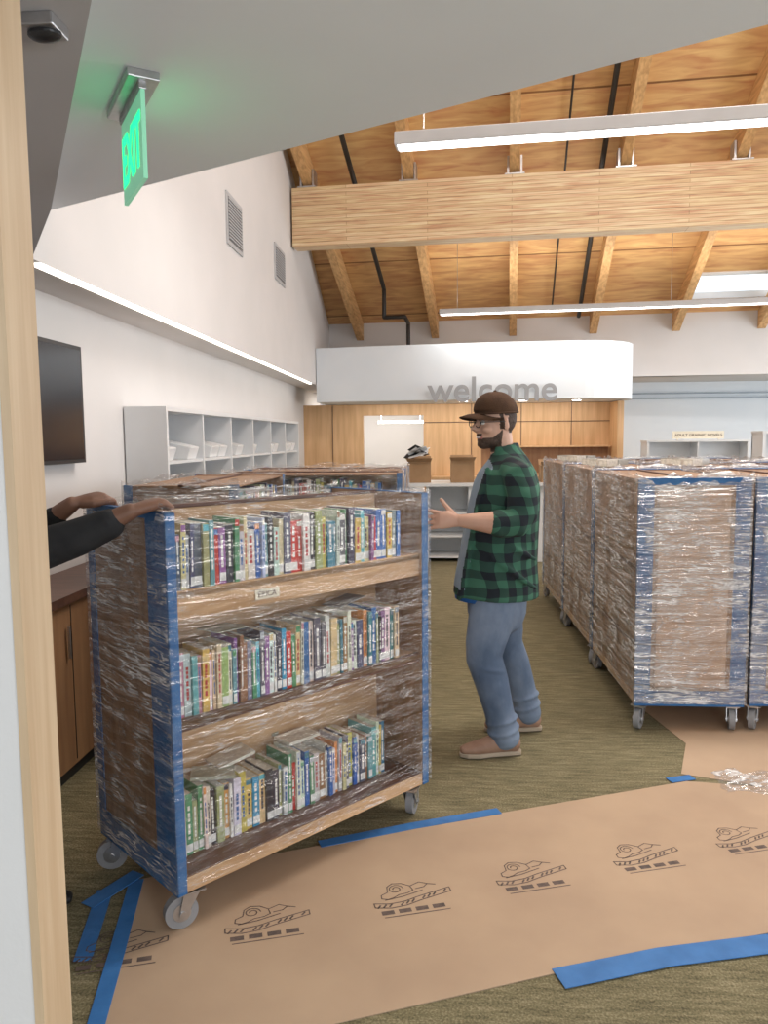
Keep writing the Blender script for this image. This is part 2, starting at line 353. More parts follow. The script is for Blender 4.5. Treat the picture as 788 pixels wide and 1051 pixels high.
b=MB(); b.box(-3,1.2,12.2,14.7,2.4,2.46); b.build('ceiling_office',[M['wall']])
b=MB(); b.box(.9,1,11.95,14.6,0,2.4); b.build('wall_office_right',[M['wall']])
b=MB(); b.box(-1.0,-.2,13.4,13.46,1.86,1.9); b.box(-.95,-.94,13.42,13.43,1.9,2.4); b.box(-.27,-.26,13.42,13.43,1.9,2.4); b.build('office_pendant_lamp',[M['led']])
poly=[(-1.69,11.79),(-1.69,10.95)]
for i in range(9):
    t=i/8; poly.append((-1.69+3.69*t, 10.95-.42*math.sin(math.pi/2*t)))
for i in range(1,11):
    a=-math.pi/2+math.pi/2*i/10; poly.append((2.0+.8*math.cos(a), 11.33+.8*math.sin(a)))
poly=[p for p in poly if p[1]<11.79]+[(2.8,11.79),(-1.69,11.79)]
b=MB(); b.prism(poly,2.12,2.88); so=b.build('soffit_curved',[M['backpale']])
text('welcome_sign','welcome',.475,(-.1,10.555,2.09),(math.pi/2,0,math.radians(-3.5)),M['signtxt'],extrude=.015,bold=.006)
b=MB()
for x in (.4,1.25,2.0): b.cyl((x,11.1,2.115),.06,.009,n=20)
b.build('recessed_downlight',[M['led']])
b=MB()
b.box(7.5,7.65,.5,13.5,0,.7); b.box(7.5,7.65,.5,13.5,3.2,6.4)
for y in (.5,3,5.5,8,10.5,13.3): b.box(7.5,7.65,y,y+.2,.7,3.2)
b.build('wall_right',[M['wall']])
def edgeY(x): return 3.4-(x+1.7)*.5226
b=MB(); b.prism([(-2.2,.9),(-2.2,3.66),(-1.7,3.4),(5.5,edgeY(5.5)),(5.5,-3),(-2.2,-3)],2.62,2.8); b.build('ceiling_vestibule',[M['ceilp']])
b=MB(); b.prism([(-1.69,3.39),(7.5,edgeY(7.5)),(7.5,edgeY(7.5)-.15),(-1.69,3.24)],2.8,6.0); b.build('wall_over_vestibule',[M['wall']])
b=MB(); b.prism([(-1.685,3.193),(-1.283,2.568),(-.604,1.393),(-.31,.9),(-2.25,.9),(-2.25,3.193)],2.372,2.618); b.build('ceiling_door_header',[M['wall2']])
b=MB(); b.box(-2.2,-.692,1.192,1.28,0,2.37); b.build('wall_entry',[M['wall']])
b=MB(); b.box(-.692,-.676,1.188,1.284,0,2.37); b.build('door_jamb',[M['jamb']])
b=MB(); b.box(-.81,-.685,1.41,1.475,2.347,2.372,0); b.ell((-.715,1.44,2.345),(.032,.022,.013),mat=1); b.build('door_sensor',[M['steel'],M['black']],bevel=.004)

def vent(y0,y1,z0,z1):
    b=MB(); b.box(-1.7,-1.685,y0,y1,z0,z1,0); b.box(-1.686,-1.683,y0+.035,y1-.035,z0+.035,z1-.035,1)
    k=z0+.05
    while k<z1-.05: b.box(-1.684,-1.676,y0+.035,y1-.035,k,k+.012,0); k+=.026
    return b.build('wall_vent',[M['vent'],M['ventslat']])
vent(6.33,6.83,3.20,3.62); vent(8.22,8.76,3.30,3.68)

def pend(q,p0,p1,z,h=.085,w=.09):
    e=empty('linear_pendant_light',(0,0,0),ROT)
    b=MB(); b.box(p0,p1,q-w/2,q+w/2,z,z+h,0); b.build('housing',[M['pend']],e,bevel=.006)
    b=MB(); b.box(p0+.02,p1-.02,q-w/2+.012,q+w/2-.012,z-.006,z-.0005,0); b.build('lens',[M['led']],e)
    b=MB()
    for t in (.04,.5,.96):
        p=p0+(p1-p0)*t; b.tube([(p,q,z+h),(p,q,zr(q))],[.003,.003],n=6,rnd=False)
    b.build('cables',[M['steel']],e)
    return e
pend(4.72,-.69,3.6,3.33,.075,.12); pend(10.5,-.95,5.0,3.25,.07,.12)
e=empty('track_spotlight',(0,0,0),ROT)
b=MB(); b.tube([(-.72,5.2,3.78),(-.72,5.2,3.9)],[.035,.035],rnd=False); b.tube([(-.67,5.6,3.95),(-.67,5.6,4.05)],[.03,.03],rnd=False)
b.tube([(-.72,5.2,3.9),(-.72,5.25,zr(5.25))],[.006,.006],n=6,rnd=False); b.tube([(-.67,5.6,4.05),(-.67,5.6,zr(5.6))],[.006,.006],n=6,rnd=False)
b.build('heads',[M['white']],e,smooth=True)

def pipe(name,pts,r=.035):
    b=MB()
    for a,c in zip(pts[:-1],pts[1:]): b.tube([a,c],[r,r],n=10,rnd=True)
    return b.build(name,[M['pipe']],rotz=ROT,smooth=True)
pipe('sprinkler_pipe',[(-1.90,5.6,zr(5.6)-.12),(-1.82,11.2,zr(11.2)-.12),(-1.82,11.2,3.35),(-1.52,11.2,3.35),(-1.52,11.6,3.32),(-1.52,11.6,2.94)],.03)
pipe('sprinkler_pipe',[(1.0,5.6,zr(5.6)-.12),(1.0,12.0,zr(12.0)-.12)],.03)
pipe('electrical_conduit',[(.6,5.6,zr(5.6)-.05),(.6,12.0,zr(12.0)-.05)],.012)

e=empty('exit_sign')
n0=Vector((-.811,2.184)); n1=Vector((-.976,2.425)); d=(n1-n0).normalized()
T=Matrix.Translation((n0.x,n0.y,0))@Matrix.Rotation(math.atan2(d.y,d.x)-.03,4,'Z')
b=MB(); b.box(-.02,.31,-.045,.045,2.595,2.62,T=T); b.box(0,.29,-.012,.012,2.575,2.6,T=T); b.build('mount',[M['steel']],e,bevel=.004)
b=MB(); b.box(0,.29,-.006,.006,2.335,2.575,T=T); b.build('panel',[M['green']],e)
t=text('letters','EXIT',.20,(n0.x,n0.y,2.42),(0,0,0),M['greendark'],e,extrude=.001,bold=.004)
t.matrix_world=T@Matrix.Translation((.285,.0075,2.385))@Matrix.Rotation(math.pi,4,'Z')@Matrix.Rotation(math.pi/2,4,'X')@Matrix.Diagonal((.65,1,1,1))
t2=text('letters_b','EXIT',.20,(0,0,0),(0,0,0),M['greendark'],e,extrude=.001,bold=.004)
t2.matrix_world=T@Matrix.Translation((.005,-.0075,2.385))@Matrix.Rotation(math.pi/2,4,'X')@Matrix.Diagonal((.65,1,1,1))

b=MB(); b.box(-2.03,-1.99,3.1,4.0,1.52,2.05,0); b.box(-2.0,-1.965,2.96,4.20,1.48,2.12,0); b.box(-1.966,-1.963,2.98,4.18,1.50,2.10,1)
b.build('wall_television',[M['black'],pmat('tv_screen',(.012,.014,.02),None,3,.15)],bevel=.004)
b=MB(); b.box(-2.02,-1.70,1.9,4.85,.08,.86,0); b.box(-2.02,-1.67,1.9,4.87,.86,.9,1); b.box(-2.02,-1.74,1.9,4.85,0,.08,2)
for y in (2.4,2.9,3.4,3.9,4.4): b.box(-1.702,-1.698,y-.003,y+.003,.1,.84,2)
for y in (2.35,2.95,3.35,3.95,4.35): b.box(-1.69,-1.68,y-.006,y+.006,.6,.75,3)
b.build('base_cabinet',[M['cabwood'],M['walnut'],M['black'],M['steel']])

e=empty('wall_bookshelf')
b=MB()
Y0,Y1=4.92,9.7
b.box(-2.02,-1.74,Y0-.03,Y0,0,1.82); b.box(-2.02,-1.74,Y1,Y1+.03,0,1.82); b.box(-2.025,-2.02,Y0,Y1,0,1.8); b.box(-2.02,-1.74,Y0,Y1,1.79,1.82)
for z in (.08,.42,.76,1.1,1.44): b.box(-2.02,-1.76,Y0,Y1,z,z+.02)
for i in range(1,6):
    y=Y0+(Y1-Y0)*i/6; b.box(-2.02,-1.75,y-.012,y+.012,0,1.8)
b.build('frame',[M['white']],e)
b=MB()
for i in range(6):
    ya=Y0+(Y1-Y0)*i/6
    for k in (.2,.5,.8):
        y=ya+.8*k; b.box(-2.018,-2.005,y-.02,y+.02,.1,1.78)
    b.box(-2.018,-2.012,ya+.05,ya+.75,1.48,1.77)
b.build('slotted_rails',[M['slot']],e)
b=MB()
for i in range(6):
    ya=Y0+(Y1-Y0)*i/6
    for k in range(3):
        if random.random()<.2: continue
        y=ya+.05+k*.25
        for z in (1.46,1.12):
            vs=[(-1.98,y,z),(-1.80,y,z),(-1.80,y+.2,z),(-1.98,y+.2,z),(-1.99,y-.0,z+.14),(-1.77,y,z+.09),(-1.77,y+.2,z+.09),(-1.99,y+.2,z+.14)]
            b.add(vs,[(0,3,2,1),(4,5,6,7),(0,1,5,4),(1,2,6,5),(2,3,7,6),(3,0,4,7)])
b.build('bins',[M['whitebin']],e,bevel=.008)

e=empty('service_desk')
b=MB(); b.box(-.42,1.7,9.75,10.6,.98,1.02,0); b.box(.45,1.65,9.85,10.5,0,.98,0)
b.box(-.12,-.09,9.8,10.5,0,.98,0); b.box(.42,.45,9.8,10.5,0,.98,0); b.box(-.12,.45,10.3,10.33,0,.98,0)
for z in (.05,.32,.62): b.box(-.1,.43,9.82,10.3,z,z+.025,0)
b.box(-.40,-.36,9.8,9.84,0,.98,1); b.box(-.40,-.36,10.5,10.54,0,.98,1)
b.build('counter',[M['white'],M['slot']],e,bevel=.004)
def cbox(x,y,z,w,d,h):
    b=MB(); b.box(x,x+w,y,y+d,z,z+h,0)
    b.add([(x,y,z+h),(x+w,y,z+h),(x+w+.02,y-.1,z+h+.05),(x-.02,y-.1,z+h+.05)],[(0,1,2,3)])
    b.add([(x,y+d,z+h),(x+w,y+d,z+h),(x+w,y+d+.06,z+h+.07),(x,y+d+.06,z+h+.07)],[(0,1,2,3)])
    return b.build('cardboard_box',[M['cardboard']],bevel=.003)
cbox(-.36,9.95,1.02,.30,.25,.27); cbox(.20,9.95,1.02,.30,.25,.28); cbox(1.35,9.9,1.02,.28,.25,.22)
b=MB()
for i in range(10):
    a=random.uniform(-.7,.7); Tm=Matrix.Translation((-.2+random.uniform(-.12,.14),10.02,1.37+random.uniform(0,.08)))@Euler((random.uniform(-.7,.7),a,random.uniform(0,2))).to_matrix().to_4x4()
    b.box(-.1,.1,-.07,.07,0,.004,(i%3==0)*1,T=Tm)
b.build('loose_papers',[M['white'],M['black']])

def lowcase(x0,x1,y0,y1,h,name='low_bookcase'):
    b=MB(); b.box(x0,x0+.03,y0,y1,0,h); b.box(x1-.03,x1,y0,y1,0,h); b.box(x0,x1,y1-.02,y1,0,h)
    b.box(x0-.01,x1+.01,y0-.01,y1,h,h+.025)
    for k in range(5): b.box(x0,x1,y0,y1,.05+k*h/5.2,.07+k*h/5.2)
    m=(x0+x1)/2; b.box(m-.01,m+.01,y0,y1,0,h)
    return b.build(name,[M['white']])
lowcase(2.75,4.05,10.2,10.5,1.52)
lowcase(3.55,4.6,8.6,8.9,1.62)
e=empty('shelf_header_sign')
b=MB(); b.box(3.1,3.75,10.28,10.30,1.56,1.66); b.box(3.15,3.17,10.28,10.3,1.546,1.56); b.box(3.68,3.7,10.28,10.3,1.546,1.56); b.build('board',[M['label']],e)
text('lettering','ADULT GRAPHIC NOVELS',.052,(3.12,10.277,1.59),(math.pi/2,0,0),M['ink'],e,extrude=.001)

# ------------------------------------------------------------------ kraft paper etc
e=empty('kraft_floor_paper')
b=MB(); b.prism([(-1.10,2.58),(-.42,2.87),(.27,3.15),(1.16,3.50),(1.6,3.44),(2.6,3.6),(2.6,2.8),(1.07,2.40),(.37,2.18),(-.303,1.93),(-.9,1.72)],.001,.004); b.build('sheet',[M['kraft']],e)
b=MB(); b.prism([(1.22,4.42),(1.30,3.95),(1.16,3.58),(1.5,3.46),(3.2,3.5),(3.2,8),(1.28,8)],.0005,.003); b.build('sheet_under_carts',[M['kraft']],e)
def strokes(b,pts,w,T,closed=False):
    if closed: pts=pts+[pts[0]]
    for a,c in zip(pts[:-1],pts[1:]):
        a=Vector((*a,0)); c=Vector((*c,0)); d=(c-a)
        if d.length<1e-6: continue
        n=Vector((-d.y,d.x,0)).normalized()*w/2; d=d.normalized()*w*.3
        b.add([a-n-d,c-n+d,c+n+d,a+n-d],[(0,1,2,3)],T=T)
def mark(b,x,y,ang,s=1.0):
    T=Matrix.Translation((x,y,.0046))@Matrix.Rotation(ang,4,'Z')@Matrix.Scale(s,4)
    hp=[(-.035+.026*math.cos(t)*(1-t/14),.062+.024*math.sin(t)*(1-t/14)) for t in [i*.5 for i in range(20)]]
    strokes(b,hp,.0035,T)
    strokes(b,[(-.065,.05),(-.088,.038),(-.09,.02),(-.07,.012),(-.05,.018),(-.03,.03),(0,.034),(.02,.045),(.015,.07),(-.01,.09),(-.04,.095),(-.06,.08),(-.065,.05)],.0035,T)
    strokes(b,[(.018,.07),(.05,.085),(.075,.07),(.06,.055),(.03,.05)],.0035,T); strokes(b,[(.075,.07),(.10,.06)],.004,T)
    strokes(b,[(-.08,.01),(-.02,.018),(.05,.038)],.004,T)
    for yo in (0,-.022):
        strokes(b,[(-.12,.0+yo),(-.07,-.012+yo),(-.02,-.008+yo),(.03,.008+yo),(.14,.035+yo)],.004,T)
    strokes(b,[(-.12,0),(-.12,-.022)],.004,T); strokes(b,[(.14,.035),(.14,.013)],.004,T)
    for i in range(13):
        x=-.112+i*.019; yy=-.018+(0 if x<-.02 else (x+.02)*.27)-(.004 if x<-.02 else 0)
        if i%4!=3: strokes(b,[(x,yy-.004),(x+.01,yy+.008)],.006,T)
    for i in range(4): strokes(b,[(-.10+i*.055,-.055),(-.072+i*.055,-.055)],.02,T)
    strokes(b,[(-.1,-.078),(.11,-.078)],.004,T)
b=MB()
ang=math.atan2(.33,.94)
for x,y in ((-1.0,2.2),(-.567,2.36),(-.09,2.52),(.34,2.68),(.79,2.83),(1.22,2.98)): mark(b,x,y,ang-.05,1.08)
b.build('printed_marks',[M['ink']],e)

def tapestrip(pts,w,name='blue_tape_strip',z=.0065):
    b=MB(); up=[];lo=[]
    for i,p in enumerate(pts):
        a=Vector(pts[max(i-1,0)]); c=Vector(pts[min(i+1,len(pts)-1)]); d=(c-a).normalized(); n=Vector((-d.y,d.x))*w/2
        j=random.uniform(-.003,.003)
        up.append((p[0]+n.x,p[1]+n.y+j)); lo.append((p[0]-n.x,p[1]-n.y+j))
    b.prism(up+lo[::-1],z-.0022,z); return b.build(name,[M['tapefloor']])
tapestrip([(-.46,2.86),(-.1,3.02),(.27,3.17)],.05)
tapestrip([(1.08,3.50),(1.20,3.54)],.05)
tapestrip([(.36,2.145),(.7,2.26),(1.07,2.35),(1.5,2.47)],.085)
tapestrip([(-1.09,2.58),(-1.0,2.2),(-.9,1.75)],.05)
tapestrip([(-1.18,2.52),(-1.09,2.15)],.055,z=.0045)
tapestrip([(-1.2,2.42),(-1.1,2.62)],.06,z=.009)
random.seed(3)
b=MB()
nx,ny=26,10; vs=[]
for j in range(ny+1):
    for i in range(nx+1):
        k=min(i,nx-i,3)/3*min(j,ny-j,2)/2
        vs.append((1.30+i*.036+random.uniform(-.012,.012),3.38+j*.022+i*.002+random.uniform(-.01,.01)+.02*math.sin(i*.9),.006+k*random.uniform(0,.045)))
b.add(vs,[(j*(nx+1)+i,j*(nx+1)+i+1,(j+1)*(nx+1)+i+1,(j+1)*(nx+1)+i) for j in range(ny) for i in range(nx)])
b.build('crumpled_plastic_film',[M['film']])

# ------------------------------------------------------------------ book carts
PAL=[(.80,.80,.77),(.85,.83,.75),(.85,.83,.78),(.62,.05,.04),(.03,.14,.45),(.03,.3,.55),(.1,.5,.6),(.03,.03,.04),(.05,.05,.08),(.7,.52,.12),(.80,.66,.35),(.1,.33,.15),(.3,.12,.35),(.60,.3,.35),(.35,.18,.08),(.62,.72,.78),(.8,.33,.1),(.25,.3,.36),(.07,.10,.2),(.12,.12,.16),(.55,.6,.65),(.05,.22,.30),(.16,.40,.45),(.4,.45,.2),(.75,.72,.62)]
LX,DY,H=1.17,.57,1.37
SH=[(.19,.11),(.70,.035),(1.12,.025)]
def books_mesh(name,mirror=False):
    b=MB()
    for zb,set_ in SH:
        x=.045; xe=random.uniform(1.0,1.04)
        base=random.uniform(.19,.21)
        while x<xe:
            w=random.choice([.012,.015,.018,.02,.022,.026,.03]); h=base+random.uniform(-.022,.028)
            if zb>1: h=min(h,.222)
            dp=random.uniform(.12,.15); y0=set_+random.uniform(-.006,.008); c=random.choice(PAL)
            c=tuple(min(1,max(0,k*random.uniform(.85,1.15))) for k in c)
            lean=random.uniform(-.015,.02)
            T=Matrix.Translation((x,0,zb+.001))@Matrix.Rotation(lean,4,'Y')
            b.box(0,w-.0012,y0,y0+dp,0,h,0,c,T)
            b.box(.0015,w-.0025,y0+.004,y0+dp-.003,h,h+.0008,0,(.75,.72,.62),T)
            if random.random()<.65: b.box(.0008,w-.002,y0-.0008,y0,.010,.038,0,(.88,.88,.85),T)
            tc_=(.9,.9,.85) if sum(c)<1.2 else random.choice([(.05,.05,.08),(.5,.05,.05),(.05,.15,.4)])
            zz=.055; top_=h*random.uniform(.7,.9)
            wa=w*.3; wb=w*.62
            if random.random()<.85:
                while zz<top_:
                    l=random.uniform(.006,.018); b.box(wa,wb,y0-.0007,y0,zz,zz+l,0,tc_,T); zz+=l+random.choice([.002,.003,.008])
            if random.random()<.4:
                c2=random.choice(PAL); b.box(.0005,w-.0017,y0-.0006,y0,h*.88,h-.004,0,c2,T)
            x+=w+.0008
        for k in range(3):
            xx=random.uniform(.1,.8); T=Matrix.Translation((xx,set_+.04,zb+base+.035))@Matrix.Rotation(random.uniform(-.18,.18),4,'Y')@Matrix.Rotation(random.uniform(-.6,.6),4,'Z')
            if zb<1: b.box(0,.15,0,.10,0,random.choice([.003,.012]),0,random.choice([(.75,.72,.62),(.45,.46,.36),(.3,.3,.3)]),T)
    me=b.build(name,[M['books']])
    return me
def wheels(b,x,y,ang=0):
    T=Matrix.Translation((x,y,0))@Matrix.Rotation(ang,4,'Z')
    b.cyl((.03,0,.055),.055,.03,'y',n=28,mat=1,T=T); b.cyl((.03,0,.055),.03,.036,'y',n=20,mat=0,T=T); b.cyl((.03,0,.055),.010,.06,'y',n=12,mat=0,T=T)
    for s in (-1,1):
        vs=[(.042,s*.022,.045),(.018,s*.022,.045),(-.03,s*.022,.12),(.025,s*.022,.12)]
        vs+= [(a,c+s*.004,d) for a,c,d in vs]
        b.add(vs,[(0,1,2,3),(7,6,5,4),(0,4,5,1),(1,5,6,2),(2,6,7,3),(3,7,4,0)],0,T=T)
    b.box(-.035,.04,-.028,.028,.117,.124,0,T=T); b.box(-.045,.045,-.04,.04,.124,.130,0,T=T); b.cyl((0,0,.12),.022,.012,'z',mat=0,T=T)

random.seed(33)
bA=books_mesh('books'); bB=books_mesh('books_far_side')
dA,dB=bA.data,bB.data
bpy.data.objects.remove(bA); bpy.data.objects.remove(bB)
def frame_data(closed=False):
    b=MB(); t=.03
    b.box(0,t,0,DY,.135,H,1); b.box(LX-t,LX,0,DY,.135,H,1)
    b.box(t,LX-t,.278,.292,.19,H-.01,0)
    b.box(t,LX-t,0,DY,.135,.185,0); b.box(t,LX-t,.003,DY-.003,.185,.19,2)
    for y0,y1,l in ((.015,.278,.015),(.292,DY-.015,DY-.035)):
        b.box(t,LX-t,y0,y1,.675,.70,0); b.box(t,LX-t,l,l+.02,.665,.703,2)
        b.box(t,LX-t,y0,y1,1.095,1.12,0); b.box(t,LX-t,l,l+.02,1.03,1.122,0)
    b.box(.0,LX,.272,.298,H-.01,H+.004,2)
    if closed:
        b.box(t,LX-t,DY-.012,DY-.003,.14,H-.004,1)
        for z in (.45,.88): b.box(t,LX-t,DY-.003,DY+.004,z,z+.02,2)
        b.box(.01,LX-.01,.01,DY-.01,H-.015,H-.006,1)
        b.box(-.004,0,.10,DY-.10,.24,H-.06,3)
    return b.build('frame',[M['cartply'],M['cartend'],M['walnut'],M['endcard']],bevel=.003)
fo=frame_data(); dF=fo.data; bpy.data.objects.remove(fo)
fo=frame_data(True); dF2=fo.data; bpy.data.objects.remove(fo)
def wrap_data(mats):
    b=MB(); g=.012; nx,nz=16,18
    def wall(p0,p1,mat):
        p0=Vector(p0);p1=Vector(p1); d=(p1-p0); nrm=Vector((d.y,-d.x)).normalized(); vs=[]
        for j in range(nz+1):
            for i in range(nx+1):
                e_=min(i,nx-i,3)/3; r=random.uniform(-.005,.005)*e_
                inn=-.02*max(0,(j-nz+1)) if j==nz else 0
                p=p0+d*i/nx+nrm*(r+inn*e_); z=.15+(H-.13)*j/nz
                if j==nz: z+=random.uniform(-.012,.02)
                vs.append((p.x,p.y,z))
        fs=[(j*(nx+1)+i,j*(nx+1)+i+1,(j+1)*(nx+1)+i+1,(j+1)*(nx+1)+i) for j in range(nz) for i in range(nx)]
        b.add(vs,fs,mat)
    wall((-g,-g),(LX+g,-g),1); wall((LX+g,-g),(LX+g,DY+g),0); wall((LX+g,DY+g),(-g,DY+g),0); wall((-g,DY+g),(-g,-g),0)
    return b.build('stretch_wrap',mats,smooth=True)
wo=wrap_data([M['film'],M['filmfront']]); dW=wo.data; bpy.data.objects.remove(wo)
wo=wrap_data([M['filmheavy'],M['filmheavy']]); dW2=wo.data; bpy.data.objects.remove(wo)
def tape_data(w1,w2,bot,toph,toplines=True):
    b=MB(); o=.004
    for x0,x1 in ((-o,0.0),(LX,LX+o)):
        b.box(x0,x1,-o,w1,.135,H+.003); b.box(x0,x1,DY-w2,DY+o,.135,H+.003); b.box(x0,x1,w1,DY-w2,.135,.135+bot)
        if toph: b.box(x0,x1,w1,DY-w2,H-toph,H+.003)
    for x0,x1 in ((-o,.03),(LX-.03,LX+o)):
        b.box(x0,x1,-o,0,.135,H+.003); b.box(x0,x1,DY,DY+o,.135,H+.003)
        if toplines: b.box(x0,x1,-o,DY+o,H,H+.003)
    return b.build('tape_edging',[M['tape']])
to=tape_data(.125,.045,.105,.02); dT1=to.data; bpy.data.objects.remove(to)
to=tape_data(.075,.075,.085,.035); dT2=to.data; bpy.data.objects.remove(to)
to=tape_data(.04,.04,.06,0,False); dT3=to.data; bpy.data.objects.remove(to)
def wheel_data():
    b=MB()
    for x,y,a in ((.06,.04,2.9),(LX-.07,.035,.5),(.05,DY-.04,2.6),(LX-.07,DY-.035,.2)): wheels(b,x,y,a)
    return b.build('casters',[M['steel'],M['rubber']])
wh=wheel_data(); dWh=wh.data; bpy.data.objects.remove(wh)
# loose stock and bunched film lying on the top of some carts
def clutter_data():
    b=MB()
    for i in range(7):
        x=random.uniform(.1,.9); y=random.uniform(.08,.35); h=random.uniform(.02,.05)
        T=Matrix.Translation((x,y,H+.004))@Matrix.Rotation(random.uniform(-.8,.8),4,'Z')
        c=random.choice([(.3,.28,.24),(.12,.12,.14),(.5,.45,.38),(.6,.6,.58)])
        b.box(0,.17,0,.12,0,h,0,c,T); b.box(.003,.167,.003,.121,.004,h-.004,0,(.8,.78,.7),T)
    return b.build('stacked_items',[M['books']])
cl=clutter_data(); dC=cl.data; bpy.data.objects.remove(cl)
def cart(x,y,ang,tape,closed=True,wrap=None,clut=False):
    e=empty('book_cart',(x,y,0.0045),ang)
    parts=[('frame',dF2 if closed else dF),('books',dA),('stretch_wrap',wrap or (dW2 if closed else dW)),('tape_edging',tape),('casters',dWh)]
    if clut: parts.append(('stacked_items',dC))
    for nm,d in parts:
        o=bpy.data.objects.new(nm,d); COL.objects.link(o); o.parent=e
        if nm=='frame':
            bv=o.modifiers.new('b','BEVEL'); bv.width=.003; bv.segments=2; bv.limit_method='ANGLE'
    if not closed:
        o=bpy.data.objects.new('books_far_side',dB); COL.objects.link(o); o.parent=e; o.location=(LX,DY,0); o.rotation_euler[2]=math.pi
    return e
ANG=math.atan2(.739,.673)
mc=cart(-.825,2.275,ANG,dT1,False)
b=MB(); b.box(.33,.43,.0115,.0135,1.05,1.085); b.build('name_label',[M['label']],mc)
text('label_text','ERICA',.028,(.34,.0105,1.058),(math.pi/2,0,0),M['ink'],mc,extrude=.0005)
for ci,cx in enumerate((1.653,2.27,2.89)):
    for ri,cy in enumerate((4.13,5.34,6.55)): cart(cx,cy+(0 if cx<2 else .02),math.pi/2,dT2,clut=((ci,ri) in ((0,1),(1,1),(0,2),(2,0))))
cart(-.98,3.72,math.pi/2,dT3,True,dW)
cart(-1.39,4.95,0,dT3,True,dW)
cart(-1.39,5.62,0,dT3,True,dW)

# ------------------------------------------------------------------ people
def add_hand(b, wrist, X, Z, sgn, curl=.3, thumb=.4, s=1.0, spread=.04):
    X=Vector(X).normalized(); Z=Vector(Z); Z=(Z-X*Z.dot(X)).normalized(); Y=Z.cross(X)*sgn
    W=Vector(wrist)
    P=lambda x,y,z: W+(X*x+Y*y+Z*z)*s
    b.tube([P(-.01,0,0),P(.02,.0,0),P(.05,.002,0),P(.085,.0,0),P(.095,0,-.002)],[(.019*s,.027*s),(.018*s,.031*s),(.018*s,.040*s),(.0155*s,.041*s),(.012*s,.038*s)],side=Z,n=16)
    for k,(y,L) in enumerate(((.031,.073),(.0105,.081),(-.0105,.075),(-.030,.058))):
        p=Vector((.088,y,-.001)); a=0; pts=[P(.07,y*.95,0),P(*p)]; dy=(1.5-k)*spread
        cc=curl*(1+.08*k)
        for f,seg in ((.45,1),(.30,1),(.25,1)):
            a+=cc; p=p+Vector((math.cos(a)*L*f,dy*L*f,-math.sin(a)*L*f)); pts.append(P(*p))
        b.tube(pts,[.0102*s,.0102*s,.0093*s,.0085*s,.0073*s],n=10)
    c=math.cos(thumb); sn=math.sin(thumb)
    tp=[(.018,.022,-.006),(.045,.042+.01*sn,-.012),(.045+.035*c,.045+.035*sn,-.016),(.045+.062*c,.047+.058*sn,-.02)]
    b.tube([P(*q) for q in tp],[.014*s,.0125*s,.0105*s,.0085*s],n=10)

